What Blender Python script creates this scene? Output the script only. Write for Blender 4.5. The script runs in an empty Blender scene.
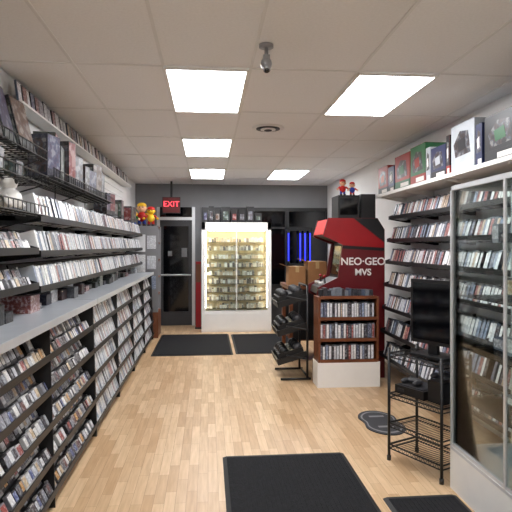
import bpy, math, random
from mathutils import Matrix, Vector
random.seed(7)
R=random.uniform

# ------------------------------------------------------------ helpers
def s2l(c):
    c/=255.0
    return c/12.92 if c<=0.04045 else ((c+0.055)/1.055)**2.4
def C(r,g,b): return (s2l(r),s2l(g),s2l(b),1.0)

def base(name):
    m=bpy.data.materials.new(name); m.use_nodes=True
    nt=m.node_tree; p=nt.nodes['Principled BSDF']
    return m,nt,p
def mat(name,col,rough=0.5,metal=0.0,var=0.08,scale=8.0,bump=0.0,spec=0.5):
    m,nt,p=base(name)
    p.inputs['Roughness'].default_value=rough; p.inputs['Metallic'].default_value=metal
    p.inputs['Specular IOR Level'].default_value=spec
    tc=nt.nodes.new('ShaderNodeTexCoord'); n=nt.nodes.new('ShaderNodeTexNoise')
    n.inputs['Scale'].default_value=scale; n.inputs['Detail'].default_value=4
    nt.links.new(tc.outputs['Object'],n.inputs['Vector'])
    r=nt.nodes.new('ShaderNodeValToRGB')
    r.color_ramp.elements[0].position=0.3; r.color_ramp.elements[1].position=0.7
    r.color_ramp.elements[0].color=tuple(max(0,c*(1-var)) for c in col[:3])+(1,)
    r.color_ramp.elements[1].color=tuple(min(1,c*(1+var)) for c in col[:3])+(1,)
    nt.links.new(n.outputs['Fac'],r.inputs['Fac']); nt.links.new(r.outputs['Color'],p.inputs['Base Color'])
    if bump>0:
        b=nt.nodes.new('ShaderNodeBump'); b.inputs['Strength'].default_value=bump; b.inputs['Distance'].default_value=0.01
        n2=nt.nodes.new('ShaderNodeTexNoise'); n2.inputs['Scale'].default_value=scale*12
        nt.links.new(tc.outputs['Object'],n2.inputs['Vector'])
        nt.links.new(n2.outputs['Fac'],b.inputs['Height']); nt.links.new(b.outputs['Normal'],p.inputs['Normal'])
    return m
def emit(name,col,strength):
    m,nt,p=base(name)
    p.inputs['Base Color'].default_value=col
    p.inputs['Emission Color'].default_value=col; p.inputs['Emission Strength'].default_value=strength
    return m
def multi(name,cols,rough=0.35,art=0.35,scale=45.0):
    """each loose piece gets its own colour, with blotchy printed artwork on top"""
    m,nt,p=base(name); p.inputs['Roughness'].default_value=rough
    g=nt.nodes.new('ShaderNodeNewGeometry'); r=nt.nodes.new('ShaderNodeValToRGB')
    cr=r.color_ramp; cr.interpolation='CONSTANT'
    n=len(cols); cr.elements[0].color=cols[0]; cr.elements[0].position=0
    cr.elements[1].color=cols[1]; cr.elements[1].position=1.0/n
    for i in range(2,n):
        e=cr.elements.new(i/n); e.color=cols[i]
    nt.links.new(g.outputs['Random Per Island'],r.inputs['Fac'])
    tc=nt.nodes.new('ShaderNodeTexCoord'); no=nt.nodes.new('ShaderNodeTexNoise')
    no.inputs['Scale'].default_value=scale; no.inputs['Detail'].default_value=3
    nt.links.new(tc.outputs['Object'],no.inputs['Vector'])
    r2=nt.nodes.new('ShaderNodeValToRGB'); c2=r2.color_ramp
    c2.elements[0].position=0.36; c2.elements[0].color=(0.02,0.02,0.03,1)
    c2.elements[1].position=0.60; c2.elements[1].color=(0.85,0.84,0.82,1)
    e=c2.elements.new(0.45); e.color=(0.24,0.12,0.09,1)
    e=c2.elements.new(0.52); e.color=(0.14,0.18,0.28,1)
    nt.links.new(no.outputs['Fac'],r2.inputs['Fac'])
    mx=nt.nodes.new('ShaderNodeMix'); mx.data_type='RGBA'; mx.inputs['Factor'].default_value=art
    nt.links.new(r.outputs['Color'],mx.inputs[6]); nt.links.new(r2.outputs['Color'],mx.inputs[7])
    nt.links.new(mx.outputs[2],p.inputs['Base Color'])
    return m
def glass(name,tint=(0.95,0.98,0.97,1),refl=0.10):
    m=bpy.data.materials.new(name); m.use_nodes=True; nt=m.node_tree
    nt.nodes.remove(nt.nodes['Principled BSDF']); out=nt.nodes['Material Output']
    t=nt.nodes.new('ShaderNodeBsdfTransparent'); t.inputs['Color'].default_value=tint
    g=nt.nodes.new('ShaderNodeBsdfGlossy'); g.inputs['Roughness'].default_value=0.03
    lw=nt.nodes.new('ShaderNodeLayerWeight'); lw.inputs['Blend'].default_value=refl
    mx=nt.nodes.new('ShaderNodeMixShader')
    nt.links.new(lw.outputs['Fresnel'],mx.inputs[0]); nt.links.new(t.outputs[0],mx.inputs[1]); nt.links.new(g.outputs[0],mx.inputs[2])
    nt.links.new(mx.outputs[0],out.inputs['Surface'])
    return m

class MB:
    def __init__(s): s.v=[];s.f=[];s.m=[];s.sm=[];s.M=None
    def add(s,vs,fs,m,smooth=False,M=None):
        o=len(s.v)
        for p in vs:
            p=Vector(p)
            if M is not None: p=M@p
            if s.M is not None: p=s.M@p
            s.v.append(p[:])
        for f in fs: s.f.append([o+i for i in f]); s.m.append(m); s.sm.append(smooth)
    def box(s,x0,x1,y0,y1,z0,z1,m=0,M=None):
        vs=[(x0,y0,z0),(x1,y0,z0),(x1,y1,z0),(x0,y1,z0),(x0,y0,z1),(x1,y0,z1),(x1,y1,z1),(x0,y1,z1)]
        s.add(vs,[(0,3,2,1),(4,5,6,7),(0,1,5,4),(1,2,6,5),(2,3,7,6),(3,0,4,7)],m,False,M)
    def cyl(s,p0,p1,r,m=0,n=8,r1=None,M=None):
        p0=Vector(p0);p1=Vector(p1); r1=r if r1 is None else r1
        d=(p1-p0).normalized(); a=Vector((0,0,1)) if abs(d.z)<0.9 else Vector((1,0,0))
        u=d.cross(a).normalized(); w=d.cross(u)
        vs=[];fs=[]
        for i in range(n):
            t=2*math.pi*i/n; q=u*math.cos(t)+w*math.sin(t)
            vs.append(p0+q*r); vs.append(p1+q*r1)
        for i in range(n):
            j=(i+1)%n; fs.append((2*i,2*i+1,2*j+1,2*j))
        fs.append([2*i for i in range(n)]); fs.append([2*i+1 for i in reversed(range(n))])
        s.add(vs,fs,m,n>8,M)
    def ball(s,c,r,m=0,nu=12,nv=8,M=None):
        if not hasattr(r,'__len__'): r=(r,r,r)
        vs=[(c[0],c[1],c[2]+r[2])];fs=[]
        for j in range(1,nv):
            a=math.pi*j/nv
            for i in range(nu):
                t=2*math.pi*i/nu
                vs.append((c[0]+r[0]*math.sin(a)*math.cos(t),c[1]+r[1]*math.sin(a)*math.sin(t),c[2]+r[2]*math.cos(a)))
        vs.append((c[0],c[1],c[2]-r[2])); L=len(vs)-1
        for i in range(nu):
            k=(i+1)%nu
            fs.append((0,1+i,1+k)); fs.append((L,1+(nv-2)*nu+k,1+(nv-2)*nu+i))
            for j in range(nv-2):
                a=1+j*nu; fs.append((a+i,a+nu+i,a+nu+k,a+k))
        s.add(vs,fs,m,True,M)
    def prism(s,pts,ax,a0,a1,m=0,M=None):
        def P(p,a): return {'y':(p[0],a,p[1]),'z':(p[0],p[1],a),'x':(a,p[0],p[1])}[ax]
        n=len(pts); vs=[P(p,a0) for p in pts]+[P(p,a1) for p in pts]
        fs=[list(range(n)),list(range(2*n-1,n-1,-1))]+[(i,i+n,(i+1)%n+n,(i+1)%n) for i in range(n)]
        s.add(vs,fs,m,False,M)
    def obj(s,name,mats,parent=None,bevel=0):
        me=bpy.data.meshes.new(name); me.from_pydata(s.v,[],s.f)
        for mt in mats: me.materials.append(mt)
        me.polygons.foreach_set('material_index',s.m); me.polygons.foreach_set('use_smooth',s.sm)
        me.update()
        import bmesh
        bm=bmesh.new(); bm.from_mesh(me); bmesh.ops.recalc_face_normals(bm,faces=bm.faces); bm.to_mesh(me); bm.free()
        o=bpy.data.objects.new(name,me); bpy.context.scene.collection.objects.link(o)
        if parent: o.parent=parent
        if bevel:
            b=o.modifiers.new('bevel','BEVEL'); b.width=bevel; b.segments=2; b.limit_method='ANGLE'
        return o

def text(name,body,loc,rot,size,m,parent=None,ext=0.002,bold=0.0):
    cu=bpy.data.curves.new(name,'FONT'); cu.body=body; cu.size=size; cu.extrude=ext; cu.align_x='CENTER'; cu.align_y='CENTER'; cu.offset=bold
    cu.materials.append(m)
    o=bpy.data.objects.new(name,cu); o.location=loc; o.rotation_euler=rot
    bpy.context.scene.collection.objects.link(o)
    if parent: o.parent=parent
    return o

# ------------------------------------------------------------ materials
BLACK=mat('black_metal',C(20,20,22),0.4,0.0)
BLKPL=mat('black_plastic',C(18,18,20),0.45)
DARK=mat('dark_grey',C(44,44,48),0.5)
WHITE=mat('white_laminate',C(232,230,226),0.45,var=0.02)
WALLW=mat('white_paint',C(236,235,234),0.6,var=0.02,scale=3)
GREYP=mat('grey_paint',C(128,128,131),0.7,var=0.05,scale=3)
ALU=mat('aluminium',C(205,207,210),0.35,0.45,var=0.03)
LEDGE=mat('ledge_laminate',C(160,164,170),0.3,var=0.06)
WOOD=mat('brown_wood',C(108,60,34),0.4,var=0.2,scale=5)
TAN=mat('tan_backing',C(232,212,178),0.6,var=0.05)
CARD=mat('cardboard',C(160,115,72),0.8,var=0.08)
RED=mat('red_side_panel',C(150,18,26),0.35,var=0.06)
MAROON=mat('maroon_side_panel',C(98,18,24),0.35,var=0.06)
TXT=mat('white_print',C(235,230,225),0.5,var=0.01)
RUBBER=mat('rubber_mat',C(27,27,30),0.9,var=0.25,scale=40,bump=0.4,spec=.25)
RUBEDGE=mat('rubber_edge',C(14,14,15),0.6)
SKINC=mat('toy_skin',C(230,180,140),0.5)
YEL=mat('toy_yellow',C(235,190,30),0.5)
REDT=mat('toy_red',C(200,30,25),0.5)
BLUT=mat('toy_blue',C(35,60,160),0.5)
GRNT=mat('toy_green',C(50,130,50),0.5)
SCREEN=mat('tv_screen',C(8,9,12),0.08,var=0.02)
NIGHT=mat('night_window_glass',C(6,7,10),0.06,var=0.3,scale=2)
GLASS=glass('clear_glass'); 
GLASS2=glass('shelf_glass',(0.93,0.97,0.96,1),0.10)
CARTB=multi('cartridge_plastic',[C(150,150,154),C(110,110,114),C(175,174,172),C(50,50,54),C(130,130,135),C(36,36,40),C(24,24,27),C(190,190,192)],0.5,0.08)
CARTL=multi('cartridge_labels',[C(232,231,228),C(160,62,48),C(240,240,240),C(70,90,145),C(205,180,140),C(28,28,32),C(236,234,230),C(140,144,152),C(205,150,70),C(205,208,214),C(40,42,48),C(70,72,78),C(100,50,40),C(220,220,222)],0.35,0.3,60)
CASEB=multi('game_case_plastic',[C(232,233,236),C(210,213,217),C(240,240,240),C(80,84,92),C(220,222,226),C(180,188,198)],0.3,0.03)
CASEL=multi('game_case_art',[C(244,244,244),C(225,228,232),C(130,148,175),C(238,238,236),C(84,94,118),C(246,246,246),C(200,175,148),C(155,75,66),C(215,220,226),C(44,48,58),C(232,234,238)],0.3,0.28,55)
DVDB=multi('dark_case_plastic',[C(44,46,52),C(30,30,34),C(74,84,100),C(110,116,124),C(50,50,55)],0.35,0.03)
DVDL=multi('dark_case_art',[C(190,194,198),C(74,90,126),C(130,64,58),C(216,216,218),C(54,56,62),C(140,142,150),C(40,42,50),C(190,165,125),C(90,108,96),C(230,230,232)],0.3,0.38,55)
BOXART=multi('boxed_goods_art',[C(34,50,38),C(120,36,30),C(40,66,52),C(90,90,96),C(32,38,80),C(24,24,28),C(84,58,36),C(25,26,30)],0.35,0.22,18)
BOXBODY=multi('boxed_goods_card',[C(24,25,28),C(46,26,24),C(60,63,68),C(26,30,50),C(20,20,23),C(44,50,46)],0.5,0.05)
BOXLT=multi('boxed_goods_light',[C(190,192,196),C(60,62,68),C(25,25,28),C(120,122,128),C(34,34,38)],0.5,0.08,20)

fm,nt,p=base('maple_laminate')
tc=nt.nodes.new('ShaderNodeTexCoord'); mp=nt.nodes.new('ShaderNodeMapping'); mp.inputs['Rotation'].default_value=(0,0,math.radians(90))
nt.links.new(tc.outputs['Object'],mp.inputs['Vector'])
br=nt.nodes.new('ShaderNodeTexBrick'); br.offset=0.37; br.offset_frequency=2; br.squash_frequency=3; br.squash=0.8
br.inputs['Scale'].default_value=1.0; br.inputs['Brick Width'].default_value=0.42; br.inputs['Row Height'].default_value=0.068
br.inputs['Mortar Size'].default_value=0.0012; br.inputs['Mortar Smooth'].default_value=0.3
br.inputs['Color1'].default_value=C(220,190,154); br.inputs['Color2'].default_value=C(192,157,119); br.inputs['Mortar'].default_value=C(155,122,90)
nt.links.new(mp.outputs[0],br.inputs['Vector'])
mp2=nt.nodes.new('ShaderNodeMapping'); mp2.inputs['Scale'].default_value=(30,2.5,1); nt.links.new(tc.outputs['Object'],mp2.inputs['Vector'])
no=nt.nodes.new('ShaderNodeTexNoise'); no.inputs['Scale'].default_value=1.5; no.inputs['Detail'].default_value=5; nt.links.new(mp2.outputs[0],no.inputs['Vector'])
rr=nt.nodes.new('ShaderNodeValToRGB'); rr.color_ramp.elements[0].position=.3; rr.color_ramp.elements[0].color=(.80,.77,.72,1); rr.color_ramp.elements[1].position=.7; rr.color_ramp.elements[1].color=(1,1,1,1)
nt.links.new(no.outputs['Fac'],rr.inputs['Fac'])
mx=nt.nodes.new('ShaderNodeMix'); mx.data_type='RGBA'; mx.blend_type='MULTIPLY'; mx.inputs['Factor'].default_value=1
nt.links.new(br.outputs['Color'],mx.inputs[6]); nt.links.new(rr.outputs['Color'],mx.inputs[7]); nt.links.new(mx.outputs[2],p.inputs['Base Color'])
p.inputs['Roughness'].default_value=0.36
FLOOR=fm
CEIL=mat('ceiling_tile',C(240,240,240),0.9,var=0.03,scale=60,bump=0.3)
TBAR=mat('ceiling_tbar',C(228,228,227),0.6,var=0.02)
PANEL=emit('troffer_diffuser',C(252,253,255),18.0)
NEON=emit('blue_neon',C(45,55,255),2.2)
EXITM=emit('exit_letters',C(255,70,85),2.0)
STRIP=emit('cabinet_strip_and_fill',C(255,238,210),22.0)

# ------------------------------------------------------------ room
XL,XR,YB,YF,H=-1.45,2.46,10.9,-3.0,2.85
b=MB(); b.box(XL-.1,XR+.1,YF-.1,YB+.1,-.1,0); b.obj('floor',[FLOOR])
b=MB(); b.box(XL-.1,XR+.1,YF-.1,YB+.1,H,H+.1,0)
xs=[-.92,-.31,.30,1.07,1.67,2.28]
for x in xs: b.box(x-.010,x+.010,YF,YB,H-.005,H,1)
y=1.31-1.22*3
while y<YB:
    b.box(XL,XR,y-.010,y+.010,H-.0045,H,1); y+=1.22
b.obj('ceiling',[CEIL,TBAR])
def slats(b,x0,x1,y0,y1,z0,z1):
    n=int((z1-z0)/.1)
    for i in range(n):
        z=z0+i*(z1-z0)/n; b.box(x0,x1,y0,y1,z+.010,z+(z1-z0)/n)
b=MB(); b.box(XL-.1,XL,YF,YB,0,H); slats(b,XL,XL+.012,.6,9.3,1.2,2.6); b.obj('wall_left',[WALLW])
b=MB(); b.box(XR,XR+.1,YF,YB,0,H); slats(b,XR-.012,XR,2.0,6.9,.15,2.8); b.obj('wall_right',[WALLW])
b=MB(); b.box(XL-.1,XR+.1,YF-.1,YF,0,H); b.obj('wall_front',[WALLW])
b=MB()
b.box(XL-.1,XR+.1,YB,YB+.1,2.38,H,0)
b.box(XL-.1,-1.02,YB,YB+.1,0,2.38,0)
b.box(-1.02,-.12,YB,YB+.1,0,2.38,0)
b.box(-.12,XR+.1,YB,YB+.1,0,2.38,1)
b.obj('wall_back',[GREYP,DARK])
b=MB(); b.box(XR-.026,XR-.013,YF,YB,0,.1); b.obj('baseboard_right',[WHITE])

# door
b=MB()
D=YB-.10; E=YB-.002
dx0,dx1=-1.02,-.26
b.box(dx0,dx0+.06,D+.02,E,0,2.38,1); b.box(dx1-.06,dx1,D+.02,E,0,2.38,1)
b.box(dx0+.06,dx1-.06,D+.02,E,2.12,2.18,1); b.box(dx0+.06,dx1-.06,D+.05,E,2.18,2.38,2)
b.box(dx0+.06,dx0+.13,D+.045,E,0.01,2.12,0); b.box(dx1-.13,dx1-.06,D+.045,E,0.01,2.12,0)
b.box(dx0+.13,dx1-.13,D+.045,E,.01,.28,0); b.box(dx0+.13,dx1-.13,D+.045,E,2.0,2.12,0)
b.box(dx0+.13,dx1-.13,D+.065,E,.28,2.0,2)
b.cyl((dx0+.08,D,1.02),(dx1-.08,D,1.02),.018,1,10)
b.cyl((dx0+.09,D,1.02),(dx0+.09,D+.06,1.02),.012,1); b.cyl((dx1-.09,D,1.02),(dx1-.09,D+.06,1.02),.012,1)
b.box(-.53,-.42,D+.058,D+.064,1.38,1.56,4); b.box(-.80,-.72,D+.058,D+.064,1.4,1.50,4)
b.obj('door_1',[DARK,ALU,NIGHT,WHITE,mat('posted_notice',C(110,110,112),.6)])

b=MB()
for i,(a,c) in enumerate([(-.12,.74),(.74,1.6),(1.6,2.44)]):
    b.box(a,a+.05,D+.03,E,.75,2.38,0); b.box(c-.03,c,D+.03,E,.75,2.38,0)
    b.box(a+.05,c-.03,D+.07,E,.8,2.33,1)
b.box(-.12,2.44,D+.02,E,.75,.82,0); b.box(-.12,2.44,D+.02,E,2.31,2.38,0)
b.box(-.12,2.44,D+.03,E,1.95,1.99,0)
b.obj('window_1',[BLACK,NIGHT])

# ------------------------------------------------------------ ceiling fixtures
def troffer(x0,y0):
    b=MB(); x1=x0+.6; y1=y0+1.2
    z=H-.022
    b.box(x0,x0+.02,y0,y1,z,H-.006,0); b.box(x1-.02,x1,y0,y1,z,H-.006,0)
    b.box(x0+.02,x1-.02,y0,y0+.02,z,H-.006,0); b.box(x0+.02,x1-.02,y1-.02,y1,z,H-.006,0)
    b.box(x0+.02,x1-.02,y0+.02,y1-.02,H-.018,H-.006,1)
    b.obj('ceiling_light_panel',[WHITE,PANEL])
for y in (-1.13,1.31,3.75,6.19,8.63): troffer(-.31,y)
for y in (-1.13,3.75,8.63): troffer(1.07,y)

b=MB()
for i,r in enumerate((.17,.125,.08,.04)):
    z=H-.008-i*.008
    b.cyl((.63,5.6,z-.006),(.63,5.6,H-.001),r,i%2,28)
b.obj('ceiling_air_vent',[WHITE,DARK])
b=MB()
b.cyl((.36,3.3,H-.02),(.36,3.3,H-.001),.045,0,20); b.cyl((.36,3.3,H-.09),(.36,3.3,H-.02),.012,0,12)
b.ball((.36,3.3,H-.12),(.036,.036,.04),0,16,12); b.cyl((.36,3.27,H-.17),(.36,3.3,H-.12),.022,0,14)
b.cyl((.36,3.262,H-.175),(.36,3.27,H-.168),.016,1,14)
b.box(.34,.38,3.275,3.325,H-.10,H-.07,0)
b.obj('security_camera',[mat('camera_housing',C(150,150,152),.3,.4),SCREEN])

b=MB(); ex=-.70
b.box(ex-.17,ex+.17,10.36,10.42,2.23,2.54,0); b.box(ex-.16,ex+.16,10.352,10.36,2.24,2.53,1); b.box(ex-.02,ex+.02,10.37,10.41,2.54,H-.006,0)
o=b.obj('exit_sign',[BLACK,mat('exit_face',C(90,16,20),0.4)])
text('letters','EXIT',(ex,10.349,2.40),(math.radians(90),0,0),.15,EXITM,o)

# ------------------------------------------------------------ product rows
def row(b,side,xf,y0,y1,z,h,w0,w1,depth,lean,mb,ml,miss=.03,jit=.012,lab=(.1,.9),hmin=.9):
    y=y0
    while y<y1-w1:
        w=R(w0,w1)
        if random.random()>miss:
            hh=h*R(hmin,1.0); j=R(0,jit)
            M=Matrix.Translation((xf-side*j,y,z))@Matrix.Rotation(-side*math.radians(lean+R(-1.5,1.5)),4,'Y')
            if side>0: b.box(-depth,0,0,w*.94,0,hh,mb,M); b.box(-.001,.0015,w*.08,w*.86,hh*lab[0],hh*lab[1],ml,M)
            else: b.box(0,depth,0,w*.94,0,hh,mb,M); b.box(-.0015,.001,w*.08,w*.86,hh*lab[0],hh*lab[1],ml,M)
        y+=w

def lower_rack(y0,y1,kind):
    b=MB()
    b.box(-1.43,-.97,y0,y1,0,.09,0)
    b.box(-1.43,-1.38,y0,y1,.09,1.12,0)
    for k in range(5):
        z=.10+.203*k; xf=-.925-.010*k
        b.box(-1.38,xf,y0,y1,z-.012,z,0); b.box(xf,xf+.006,y0,y1,z-.014,z+.028,0)
        b.prism([(-1.38,z),(-1.15,z),(-1.24,z+.17),(-1.38,z+.17)],'y',y0,y1,0)
        if kind=='cart':
            b.box(-1.15,xf-.072,y0,y1,z,z+.055,0)
            row(b,1,xf-.012,y0+.02,y1-.02,z+.001,.082,.034,.062,.02,26,1,2,.08,.006,(.2,.9),.8)
            row(b,1,xf-.082,y0+.02,y1-.02,z+.056,.085,.034,.062,.02,26,1,2,.08,.006,(.2,.9),.8)
        else: row(b,1,xf-.012,y0+.02,y1-.02,z+.001,.160,.03,.05,.10,18,1,2,.05)
    n=max(1,round((y1-y0)/1.2))
    for i in range(n+1):
        y=y0+(y1-y0)*i/n
        ya,yb=(y,y+.008) if i<n else (y-.008,y)
        b.prism([(-1.40,.0),(-.93,0),(-.965,1.12),(-1.40,1.12)],'y',ya,yb,0)
    b.box(-1.43,-.935,y0,y1,1.12,1.150,3); b.box(-.935,-.925,y0,y1,1.112,1.156,4)
    b.obj('game_display_rack',[BLKPL,CARTB if kind=='cart' else CASEB,CARTL if kind=='cart' else CASEL,LEDGE,ALU])
lower_rack(.9,4.6,'cart'); lower_rack(4.61,9.28,'case')

b=MB(); y=1.4
while y<9:
    w=R(.1,.22); h=R(.03,.12)
    if random.random()<.85: b.box(-1.40,-1.40+R(.16,.26),y,y+w*.9,1.151,1.151+h,random.choice((0,0,1)))
    y+=w
b.obj('boxed_game_row',[BOXBODY,DVDL])

def upper_shelf(y0,y1,zs,kind,xf=-1.12):
    b=MB()
    for z,h in zs:
        b.box(-1.434,xf,y0,y1,z-.012,z,0); b.box(xf,xf+.006,y0,y1,z-.014,z+.03,0)
        b.prism([(-1.434,z),(-1.28,z),(-1.33,z+h*.95),(-1.434,z+h*.95)],'y',y0,y1,0)
        if kind=='cart':
            b.box(-1.34,xf-.072,y0,y1,z,z+.05,0)
            row(b,1,xf-.012,y0+.02,y1-.02,z+.001,.09,.034,.062,.02,22,1,2,.06,.006,(.15,.88),.85)
            row(b,1,xf-.078,y0+.02,y1-.02,z+.051,.09,.034,.062,.02,22,1,2,.06,.006,(.15,.88),.85)
        else: row(b,1,xf-.01,y0+.02,y1-.02,z+.001,h,.032,.05,.12,14,1,2,.03)
        n=max(1,round((y1-y0)/1.2))
        for i in range(n+1):
            y=y0+(y1-y0)*i/n; ya,yb=(y,y+.008) if i<n else (y-.008,y)
            b.prism([(-1.434,z-.05),(-1.40,z-.05),(xf,z-.014),(xf,z+.03),(-1.434,z+.12)],'y',ya,yb,0)
    b.obj('game_shelf',[BLKPL,CARTB if kind=='cart' else CASEB,CARTL if kind=='cart' else CASEL])
upper_shelf(1.2,3.66,[(1.33,.16),(1.56,.14)],'cart')
upper_shelf(3.7,9.28,[(1.30,.18),(1.54,.18),(1.78,.19)],'case')

def wire_shelf(b,x0,x1,y0,y1,z,lip=.06,m=0,r=.004):
    for i in range(6):
        x=x0+(x1-x0)*i/5; b.cyl((x,y0,z),(x,y1,z),r,m,6)
    n=int((y1-y0)/.07)
    for i in range(n+1):
        y=y0+(y1-y0)*i/n
        b.cyl((x0,y,z+.002),(x1,y,z+.002),r*.7,m,5); b.cyl((x1,y,z),(x1,y,z+lip),r*.7,m,5)
    b.cyl((x1,y0,z+lip),(x1,y1,z+lip),r*1.1,m,6)
    for y in (y0,(y0+y1)/2,y1):
        b.cyl((x0,y,z-.10),(x1-.05*(1 if x1>x0 else -1),y,z),r*1.3,m,6); b.cyl((x0,y,z-.12),(x0,y,z+.1),r*1.3,m,6)
for z in (1.80,2.0,2.20):
    b=MB(); wire_shelf(b,-1.43,-1.06 if z<2.1 else -1.12,1.3,3.68 if z<2.1 else 3.85,z); b.obj('wire_shelf',[BLACK])
b=MB(); wire_shelf(b,-1.43,-1.10,3.95,6.4,2.10); b.obj('wire_shelf',[BLACK])

def goods(name,side,xf,y0,y1,z,hr,wr,dr,miss=.1,lean=0,rot=.08,mats=None):
    b=MB(); y=y0
    while y<y1-wr[1]:
        w=R(*wr)
        if random.random()>miss:
            h=R(*hr); d=R(*dr)
            M=Matrix.Translation((xf,y,z))@Matrix.Rotation(-side*math.radians(lean),4,'Y')@Matrix.Rotation(R(-rot,rot),4,'Z')
            if side>0:
                b.box(-d,0,0,w*.9,0,h,0,M); b.box(-.001,.002,w*.03,w*.87,h*.2,h*.98,1,M)
            else:
                b.box(0,d,0,w*.9,0,h,0,M); b.box(-.002,.001,w*.03,w*.87,h*.2,h*.98,1,M)
            b.box((-d if side>0 else 0)+.01,(0 if side>0 else d)-.01,-.002,.001,h*.1,h*.9,1,M)
        y+=w
    return b.obj(name,mats or [BOXBODY,BOXART])
goods('boxed_game_row',1,-1.16,1.5,3.92,2.217,(.32,.38),(.22,.28),(.03,.05),.0,14)
goods('boxed_game_row',1,-1.14,1.5,3.6,2.007,(.1,.15),(.1,.2),(.12,.2),.1,0,.15,[BOXLT,BOXART])
goods('boxed_game_row',1,-1.14,1.5,3.2,1.807,(.08,.13),(.1,.2),(.12,.2),.1,0,.15,[BOXLT,BOXART])
goods('boxed_game_row',1,-1.16,4.0,6.3,2.107,(.22,.38),(.13,.26),(.12,.2),.04,0,.25)
goods('boxed_game_row',1,-1.2,6.5,9.2,1.985,(.15,.3),(.15,.3),(.1,.18),.15,0,.2,[BOXLT,BOXART])

b2=MB(); b2.box(-1.437,-1.30,3.9,9.3,2.61,2.625,0); row(b2,1,-1.335,3.95,9.25,2.626,.17,.06,.13,.015,8,1,2,.05,lab=(.05,.95))
b2.obj('game_shelf',[WHITE,DVDB,DVDL])

b=MB()
b.ball((-1.2,3.35,1.88),(.08,.08,.075),0,16,12); b.ball((-1.2,3.35,1.985),(.055,.055,.05),0,16,12); b.ball((-1.155,3.34,1.99),(.015,.02,.02),1,10,8)
b.cyl((-1.2,3.35,1.807),(-1.2,3.35,1.83),.06,1,16); b.cyl((-1.2,3.27,1.9),(-1.15,3.24,1.84),.02,0,10); b.cyl((-1.2,3.43,1.9),(-1.15,3.46,1.84),.02,0,10)
b.obj('toy_robot',[WHITE,DARK])

def figure(name,x,y,z,s,mats,face=-1.57):
    b=MB(); b.M=Matrix.Translation((x,y,z))@Matrix.Rotation(face,4,'Z')@Matrix.Scale(s,4)
    b.ball((0,0,.42),(.17,.2,.22),0,14,10)
    b.ball((0,0,.78),(.19,.19,.19),2,16,12)
    b.ball((-.02,0,.90),(.2,.2,.13),1,16,8); b.box(.08,.27,-.11,.11,.86,.89,1)
    b.ball((.2,0,.76),.05,2,10,8)
    for sgn in (-1,1):
        b.cyl((0,sgn*.17,.55),(.1,sgn*.33,.42),.06,1,10,.05); b.ball((.12,sgn*.35,.40),.07,2,10,8)
        b.cyl((0,sgn*.09,.3),(0,sgn*.11,.08),.08,3,10,.07); b.ball((.05,sgn*.11,.06),(.13,.08,.06),4,10,8)
        b.ball((.17,sgn*.07,.82),.025,4,8,6); b.ball((0,sgn*.19,.78),(.03,.04,.05),2,8,6)
    return b.obj(name,mats)

# corner cabinet
b=MB()
b.box(-1.43,-.86,9.4,9.43,0.45,1.95,1); b.box(-1.43,-.86,9.4,9.43,0.0,.45,0); b.box(-1.43,-.86,9.90,9.93,0.0,1.95,1); b.box(-1.43,-1.41,9.43,9.9,0,1.95,1)
for z in (.02,.45,.75,1.05,1.35,1.65,1.93): b.box(-1.41,-.87,9.43,9.9,z-.01,z+.015,0)
for z in (.47,.77,1.07,1.37,1.67): row(b,1,-.9,9.44,9.89,z,.2,.02,.04,.14,0,2,3,.05)
b.box(-.88,-.86,9.43,9.9,.03,.44,0)
for z,c in ((1.5,2),(1.15,3),(.8,2)):
    b.box(-1.30,-1.08,9.393,9.40,z,z+.3,c); b.box(-1.05,-.90,9.393,9.40,z+.05,z+.28,3)
b.obj('storage_shelf',[WOOD,GREYP,CASEB,CASEL])
figure('toy_figure',-1.0,9.55,1.946,.34,[YEL,REDT,YEL,REDT,BLKPL])
figure('toy_figure',-1.18,9.72,1.946,.42,[REDT,YEL,SKINC,BLUT,BLKPL])
figure('toy_figure',-1.3,9.5,1.946,.3,[GRNT,GRNT,SKINC,BLUT,BLKPL])

# ------------------------------------------------------------ back display cabinet
PALE=multi('pale_cards',[C(240,236,225),C(225,218,202),C(200,192,178),C(245,243,238),C(150,142,132),C(110,104,98),C(215,190,155)],.4,.15,60)
b=MB(); x0,x1,y0,y1=-.12,1.18,9.95,10.30
b.box(x0,x1,y0,y1,0,.38,0); b.box(x0,x1,y0-.01,y0,.03,.35,0)
b.box(x0,x0+.07,y0,y1,.38,2.04,0); b.box(x1-.07,x1,y0,y1,.38,2.04,0); b.box(x0,x1,y0,y1,1.90,2.04,0)
b.box(x0+.07,x1-.07,y1-.02,y1,.38,1.90,1)
b.box(x0+.07,x1-.07,y0+.005,y0+.012,.38,1.90,2)
b.box(.52,.54,y0-.002,y0+.014,.38,1.90,3); b.box(x0+.07,x1-.07,y0-.002,y0+.014,.38,.40,3); b.box(x0+.07,x1-.07,y0-.002,y0+.014,1.88,1.90,3)
b.box(x0+.12,x1-.12,y0+.03,y0+.07,1.88,1.898,4)
for x in (x0+.072,x1-.084): b.box(x,x+.012,y0+.02,y0+.045,.45,1.86,4)  # side strips are added glowing fill to brighten the cabinet interior
n=9
for i in range(n):
    z=.43+i*.155
    b.box(x0+.09,x1-.09,y0+.05,y1-.02,z-.005,z,5)
    x=x0+.10
    while x<x1-.15:
        w=R(.035,.06); h=R(.05,.085)
        if random.random()>.06:
            yy=y0+R(.07,.12); b.box(x,x+w*.8,yy,yy+.02,z+.001,z+h,6)
            yy+=.12; b.box(x,x+w*.8,yy,yy+.02,z+.001,z+h+.02,6)
        x+=w
b.obj('display_cabinet',[WHITE,TAN,GLASS,WHITE,STRIP,GLASS2,PALE])
b=MB(); x=x0+.02
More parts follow.
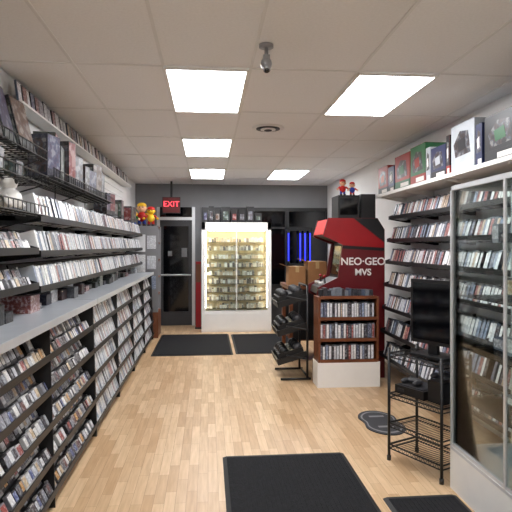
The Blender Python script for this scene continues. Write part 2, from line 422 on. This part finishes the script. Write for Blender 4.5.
while x<x1-.2:
    w=R(.1,.2); h=R(.12,.30); b.box(x,x+w*.9,10.0,10.15,2.041,2.041+h,0); b.box(x+w*.2,x+w*.7,9.997,10.0,2.09,2.041+h*.7,1); x+=w
b.obj('boxed_game_row',[BLKPL,BOXART])
b=MB(); b.box(-.235,-.135,10.4,10.5,0.03,1.3,0); b.box(-.25,-.125,10.38,10.52,0,.03,1); b.box(-.23,-.14,10.395,10.4,.9,1.25,2)
b.obj('standing_sign',[RED,BLKPL,WOOD])

b=MB(); NY=10.7
for x in (1.62,1.86,1.96,2.06):
    b.cyl((x,NY,1.3),(x,NY,1.86),.012,1,12); b.cyl((x,NY,1.25),(x,NY,1.3),.024,0,12); b.cyl((x,NY,1.86),(x,NY,1.91),.024,0,12)
b.box(1.58,2.1,NY-.01,NY+.03,1.22,1.25,0); b.box(1.58,2.1,NY-.01,NY+.03,1.91,1.94,0)
b.cyl((1.6,NY+.01,0),(1.6,NY+.01,1.93),.01,0); b.cyl((2.09,NY+.01,0),(2.09,NY+.01,1.93),.01,0)
b.obj('neon_sign',[BLACK,NEON])

# ------------------------------------------------------------ mats
def floormat(x0,x1,y0,y1,name='floor_mat'):
    b=MB(); e=.03
    b.prism([(x0,0.001),(x1,0.001),(x1-e,.010),(x0+e,.010)],'y',y0,y1,1)
    b.box(x0+e,x1-e,y0+e,y1-e,.008,.013,0)
    n=int((x1-x0-2*e)/.03)
    for i in range(n):
        x=x0+e+.012+i*.03; b.box(x,x+.014,y0+e+.01,y1-e-.01,.013,.0155,0)
    b.obj(name,[RUBBER,RUBEDGE])
floormat(.11,1.04,2.1,4.05)
floormat(-.83,.37,7.85,9.7)
floormat(.41,1.45,7.9,9.65)
floormat(1.10,1.585,2.0,3.30)
b=MB(); cx,cy=1.56,4.72
def blob(s):
    pts=[]
    for i in range(48):
        t=2*math.pi*i/48
        x=.20*s*math.cos(t)*(1-.22*math.exp(-((math.sin(t))/.35)**2)) ; y=.33*s*math.sin(t)
        pts.append((cx+x,cy+y))
    return pts
b.prism(blob(1),'z',.001,.010,0); b.prism(blob(.88),'z',.010,.012,1); b.prism(blob(.80),'z',.012,.014,0)
b.prism([(cx-.07,cy-.16),(cx+.07,cy-.16),(cx+.07,cy-.12),(cx-.07,cy-.12)],'z',.014,.0155,1)
b.prism([(cx-.07,cy+.12),(cx+.07,cy+.12),(cx+.07,cy+.16),(cx-.07,cy+.16)],'z',.014,.0155,1)
b.obj('contoured_floor_mat',[mat('grey_rubber',C(52,52,56),0.8),mat('light_grey_print',C(125,125,128),0.8)])

# ------------------------------------------------------------ right glass case
b=MB(); x0,x1,y0,y1=1.60,2.04,1.0,3.42
b.box(x0,x1,y0,y1,0,.26,0); b.box(x0,x1,y0,y1,.26,.28,1)
t=.018
for x in (x0,x1-t):
    for y in (y0,2.2,y1-t):
        if x==x0 and y==2.2: continue
        b.box(x,x+t,y,y+t,.28,1.99,1)
for z in (1.965,):
    b.box(x0,x0+t,y0,y1,z,z+.03,1); b.box(x1-t,x1,y0,y1,z,z+.03,1); b.box(x0,x1,y0,y0+t,z,z+.03,1); b.box(x0,x1,y1-t,y1,z,z+.03,1)
b.box(x0+t,x1-t,y0+t,y1-t,1.975,1.983,2)
b.box(x0+.006,x0+.010,y0+t,2.78,.28,1.965,2); b.box(x0+.012,x0+.016,2.70,y1-t,.28,1.965,2)
b.box(x0,x0+.012,2.76,2.78,.28,1.965,1)
b.box(x0+t,x1-t,y1-.014,y1-.010,.28,1.965,2)
b.box(x0+.004,x0+.022,y0+t,y1-t,.28,.30,1)
for z in (.62,.95,1.28,1.62):
    b.box(x0+.03,x1-.03,y0+.03,y1-.03,z-.006,z,3)
    for y in (1.6,2.2,2.8): b.box(x1-.05,x1-.03,y,y+.02,z-.03,z-.006,1)
for z in (.281,.62,.95,1.28,1.62):
    y=y0+.1
    while y<y1-.2:
        w=R(.06,.16)
        if random.random()>.4:
            h=R(.05,.15); xx=R(x0+.15,x0+.26); b.box(xx,xx+R(.04,.1),y,y+w*.85,z+.001,z+h,4); b.box(xx-.002,xx,y+w*.05,y+w*.8,z+h*.2,z+h*.9,5)
        y+=w
b.obj('glass_display_case',[WHITE,ALU,GLASS,GLASS2,DVDB,DVDL])

# ------------------------------------------------------------ right wall game shelves
b=MB()
YE=6.3
for k,z in enumerate((1.93,1.66,1.40,1.13,.86,.58,.30)):
    xf=2.18-.02*k; h=.180
    y0=2.2
    b.box(xf,2.446,y0,YE,z-.010,z,0); b.box(xf-.006,xf,y0,YE,z-.014,z+.028,0)
    for y in (2.2,3.1,3.9,4.7,5.5,YE-.01):
        b.prism([(2.446,z-.05),(2.40,z-.05),(xf,z-.012),(xf,z+.03),(2.446,z+.12)],'y',y,y+.008,0)
    row(b,-1,xf+.012,y0+.02,YE-.02,z+.001,h,.035,.055,.11,16,1,2,.08)
b.obj('game_shelf',[BLKPL,DVDB,CASEL])

b=MB(); b.box(2.08,2.446,2.3,6.6,2.20,2.225,0); b.box(2.074,2.08,2.3,6.6,2.195,2.23,1)
for y in (2.6,3.6,4.6,5.6,6.4): b.prism([(2.44,2.2),(2.44,2.13),(2.12,2.185),(2.12,2.2)],'y',y,y+.015,1)
b.obj('wall_shelf',[WHITE,WHITE])
def pbox(y0,y1,h,body,panel,acc=None,x0=2.13,x1=2.42,z=2.226,yaw=0):
    b=MB(); w=y1-y0
    b.M=Matrix.Translation((x0,y0,z))@Matrix.Rotation(yaw,4,'Z'); d=x1-x0
    acc=acc or TXT
    b.box(0,d,0,w,0,h,0)
    b.box(-.0015,0,.002,w-.002,.25*h,h-.002,1)
    b.box(-.003,-.001,.08*w,.6*w,.07*h,.18*h,2)
    b.prism([(.15*w,.35*h),(.8*w,.32*h),(.88*w,.6*h),(.6*w,.85*h),(.25*w,.8*h)],'x',-.003,-.001,3)
    b.prism([(.35*w,.45*h),(.65*w,.42*h),(.7*w,.65*h),(.4*w,.7*h)],'x',-.0045,-.003,4)
    b.box(.0,d,-.0015,0,.25*h,h-.002,1); b.box(.03,d*.6,-.003,-.001,.07*h,.18*h,2)
    b.prism([(.15*d,.35*h),(.8*d,.32*h),(.85*d,.8*h),(.3*d,.85*h)],'y',-.003,-.001,3)
    b.obj('boxed_game_console',[body,panel,TXT,BOXART,acc])
Kd=mat('box_black',C(30,31,36),.4); Kr=mat('box_red',C(150,44,34),.4); Kg=mat('box_green',C(44,98,62),.4); Kw=mat('box_grey',C(175,180,186),.4); Kb=mat('box_navy',C(36,44,80),.4); Ko=mat('box_orange',C(185,90,44),.4)
pbox(6.2,6.55,.34,Kd,Kr,Ko); pbox(5.98,6.18,.3,Kd,Kb)
pbox(5.5,5.95,.38,Kg,Kr,Kg); pbox(5.1,5.48,.40,Kr,Kg,Kr)
pbox(4.98,5.08,.33,Kw,Kw); pbox(4.64,4.96,.30,Kd,Kb,Kw); pbox(4.56,4.63,.36,Kr,Kd)
pbox(4.12,4.53,.41,Kw,Kw,Kd); pbox(4.0,4.10,.34,Kb,Kb); pbox(3.50,3.96,.36,Kd,Kd,Kg); pbox(3.0,3.46,.40,Kd,Kw,Kd); pbox(2.5,2.95,.36,Kw,Kb)

# ------------------------------------------------------------ wire stand + tv
Ms=Matrix.Translation((1.35,3.90,0))@Matrix.Rotation(math.atan2(-.894,.447),4,'Z')
b=MB(); b.M=Ms; L,Wd=.48,.30
for (x,y) in ((0,0),(L,0),(0,Wd),(L,Wd)):
    b.cyl((x,y,.03),(x,y,.84),.011,0,10); b.cyl((x,y,0),(x,y,.035),.016,0,10)
def wsh(z):
    for y in (0,Wd): b.cyl((0,y,z),(L,y,z),.006,0,6); b.cyl((0,y,z-.03),(L,y,z-.03),.005,0,6)
    for x in (0,L): b.cyl((x,0,z),(x,Wd,z),.006,0,6); b.cyl((x,0,z-.03),(x,Wd,z-.03),.005,0,6)
    for i in range(1,20): b.cyl((L*i/20,0,z+.004),(L*i/20,Wd,z+.004),.0025,0,5)
    for i in range(12):
        x=L*i/12; b.cyl((x,0,z),(x+L/24,0,z-.03),.002,0,5); b.cyl((x+L/24,0,z-.03),(x+L/12,0,z),.002,0,5)
for z in (.12,.28,.50,.80): wsh(z)
b.box(.03,.30,.03,.27,.51,.57,1); b.box(.05,.28,.05,.25,.57,.575,2); b.box(.06,.12,.024,.03,.53,.55,2)
b.box(.32,.45,.05,.26,.51,.66,1)
for (cx0,cy0,zz) in ((.12,.14,.60),(.385,.15,.69)):
    b.ball((cx0,cy0,zz),(.07,.04,.022),2); b.ball((cx0-.055,cy0-.03,zz-.005),(.025,.05,.02),2); b.ball((cx0+.055,cy0-.03,zz-.005),(.025,.05,.02),2)
    b.cyl((cx0-.03,cy0,zz+.01),(cx0-.03,cy0,zz+.035),.01,2,10)
b.obj('wire_rack',[BLACK,BLKPL,DARK])
b=MB(); b.M=Ms
b.box(.12,.5,.10,.14,.90,1.36,0); b.box(.14,.48,.097,.10,.925,1.335,1); b.box(.18,.44,.14,.19,.96,1.26,0)
b.box(.27,.35,.11,.14,.83,.90,0); b.box(.16,.46,.04,.24,.809,.83,0)
b.obj('television',[BLKPL,SCREEN],bevel=.004)

# ------------------------------------------------------------ wooden dvd rack
b=MB(); x0,x1,y0,y1=1.24,1.94,5.95,6.22
b.box(x0-.01,x1+.01,y0-.01,y1,0,.28,1)
b.box(x0,x0+.025,y0,y1,.28,1.02,0); b.box(x1-.025,x1,y0,y1,.28,1.02,0); b.box(x0+.025,x1-.025,y1-.02,y1,.28,1.02,0)
for z in (.28,.52,.76,1.0):
    b.box(x0+.025,x1-.025,y0,y1-.02,z,z+.02,0)
    b.box(x0+.025,x1-.025,y0-.008,y0,z,z+.035,0)
for z in (.30,.54,.78):
    x=x0+.03
    while x<x1-.07:
        w=R(.02,.04); h=R(.17,.19); yy=y0+R(.01,.03)
        b.box(x,x+w*.92,yy,yy+.13,z+.002,z+h,2); b.box(x+w*.1,x+w*.8,yy-.0015,yy,z+h*.08,z+h*.93,3); x+=w
x=x0+.03
while x<x1-.08:
    w=R(.03,.05); M=Matrix.Translation((x,y0+.05,1.021))
    b.box(0,w*.92,0,.12,0,R(.06,.10),2,M); x+=w
b.obj('game_rack',[WOOD,WHITE,DVDB,CASEL])

# ------------------------------------------------------------ arcade cabinet
b=MB(); ya,yb=6.34,6.98
prof=[(1.46,0),(2.14,0),(2.14,1.80),(2.05,1.94),(1.44,1.94),(1.38,1.72),(1.62,1.62),(1.56,1.22),(1.32,1.10),(1.30,1.0),(1.46,.92)]
b.prism(prof,'y',ya,ya+.025,1); b.prism(prof,'y',yb-.025,yb,1)
inner=[(1.50,0),(2.12,0),(2.12,1.78),(2.04,1.92),(1.46,1.92),(1.41,1.73),(1.66,1.64),(1.60,1.21),(1.36,1.09),(1.34,1.01),(1.50,.93)]
b.prism(inner,'y',ya+.025,yb-.025,0)
b.prism([(1.44,1.935),(1.75,1.935),(2.13,1.64),(2.13,1.58),(1.63,1.61),(1.39,1.72)],'y',ya-.003,ya,2)
b.prism([(1.76,1.935),(2.05,1.935),(2.135,1.80),(2.135,1.65)],'y',ya-.003,ya,0)
b.prism([(1.62,1.605),(2.135,1.575),(2.135,1.54),(1.615,1.57)],'y',ya-.003,ya,0)
b.prism([(1.400,1.74),(1.455,1.92),(1.44,1.925),(1.385,1.745)],'y',ya+.04,yb-.04,4)
b.prism([(1.655,1.60),(1.60,1.24),(1.592,1.245),(1.645,1.60)],'y',ya+.06,yb-.06,5)
for y in (ya+.2,yb-.2):
    b.cyl((1.45,y,1.14),(1.44,y,1.22),.008,0,8); b.ball((1.44,y,1.225),.02,2,10,8)
    for i in range(4): b.cyl((1.40+.03*(i%2),y+.05+.03*i-.02,1.12),(1.395+.03*(i%2),y+.05+.03*i-.02,1.15),.014,3,10)
b.box(1.457,1.46,ya+.2,yb-.2,.35,.75,3)
b.box(1.58,1.84,6.4,6.75,1.94,2.22,0); b.box(1.60,1.82,6.396,6.4,1.98,2.18,5); b.box(1.88,2.06,6.45,6.7,1.94,2.24,0)
o=b.obj('arcade_cabinet',[BLKPL,MAROON,RED,TXT,emit('marquee_glow',C(200,40,35),.6),SCREEN])
text('title_text','NEO·GEO',(1.87,ya-.004,1.41),(math.radians(90),0,0),.125,TXT,o,bold=.002)
text('subtitle_text','MVS',(1.87,ya-.004,1.28),(math.radians(90),0,0),.11,TXT,o,bold=.003)
figure('toy_figure',1.66,6.5,2.221,.2,[REDT,REDT,SKINC,BLUT,BLKPL]); figure('toy_figure',1.78,6.5,2.221,.17,[BLUT,REDT,SKINC,REDT,BLKPL])

# ------------------------------------------------------------ accessory rack (tilted trays)
b=MB(); y0,y1=6.3,6.85
for y in (y0,y1):
    b.cyl((1.18,y,.02),(1.18,y,1.12),.014,0,10); b.cyl((.86,y,.018),(1.22,y,.018),.014,0,10)
    for z in (.25,.6,.95): b.cyl((1.18,y,z),(.93,y,z+.05),.01,0,8)
b.cyl((1.18,y0,1.12),(1.18,y1,1.12),.014,0,10); b.cyl((1.2,y0,.018),(1.2,y1,.018),.012,0,10)
for z in (.29,.63,.97):
    M=Matrix.Translation((1.18,0,z))@Matrix.Rotation(math.radians(-16),4,'Y')
    b.box(-.36,0,y0,y1,-.01,0,0,M); b.box(-.365,-.355,y0,y1,-.01,.07,0,M)
    for y in (y0,y1-.01): b.box(-.36,0,y,y+.01,0,.06,0,M)
    y=y0+.04
    while y<y1-.12:
        b.box(-.33,-.02,y,y+.10,.005,.11,1,M); b.ball((-.25,y+.05,.12),(.06,.05,.05),1,10,8,M); b.ball((-.08,y+.04,.12),(.06,.04,.05),2,10,8,M); y+=.12
b.obj('accessory_rack',[BLACK,BLKPL,DARK])

# ------------------------------------------------------------ table with cardboard boxes
b=MB(); b.box(1.10,2.2,7.3,8.1,1.0,1.05,0)
for x in (1.12,2.13):
    for y in (7.32,8.03): b.box(x,x+.05,y,y+.05,0,1.0,0)
b.box(1.17,2.13,7.34,7.36,.3,1.0,1); b.box(1.17,2.13,8.05,8.07,.3,1.0,1); b.box(1.15,2.15,7.36,8.05,.28,.3,0)
b.obj('storage_table',[WOOD,BLKPL])
def carton(x0,x1,y0,y1,z,h):
    b=MB(); b.box(x0,x1,y0,y1,z,z+h,0); b.box((x0+x1)/2-.025,(x0+x1)/2+.025,y0-.001,y1+.001,z+h*.7,z+h+.001,1)
    M=Matrix.Translation((x0,0,z+h))@Matrix.Rotation(math.radians(-160),4,'Y'); b.box(0,.10,y0,y1,0,.004,0,M)
    b.obj('cardboard_box',[CARD,mat('packing_tape',C(190,160,110),.3)])
carton(1.13,1.36,7.4,7.7,1.051,.26); carton(1.40,1.66,7.4,7.75,1.051,.33)

# ------------------------------------------------------------ world/camera
w=bpy.data.worlds.new('World'); bpy.context.scene.world=w; w.use_nodes=True
w.node_tree.nodes['Background'].inputs['Color'].default_value=(.01,.012,.02,1)
a=math.atan(48/535)
cam=bpy.data.cameras.new('Camera'); co=bpy.data.objects.new('Camera',cam); bpy.context.scene.collection.objects.link(co)
co.location=(0,0,1.6); co.rotation_euler=(math.radians(90),0,-a)
cam.sensor_width=36; cam.lens=36*535/512; cam.shift_y=-10/512; cam.clip_start=.05
bpy.context.scene.camera=co
vs=bpy.context.scene.view_settings
vs.view_transform='Standard'; vs.exposure=0.0; vs.gamma=1.0
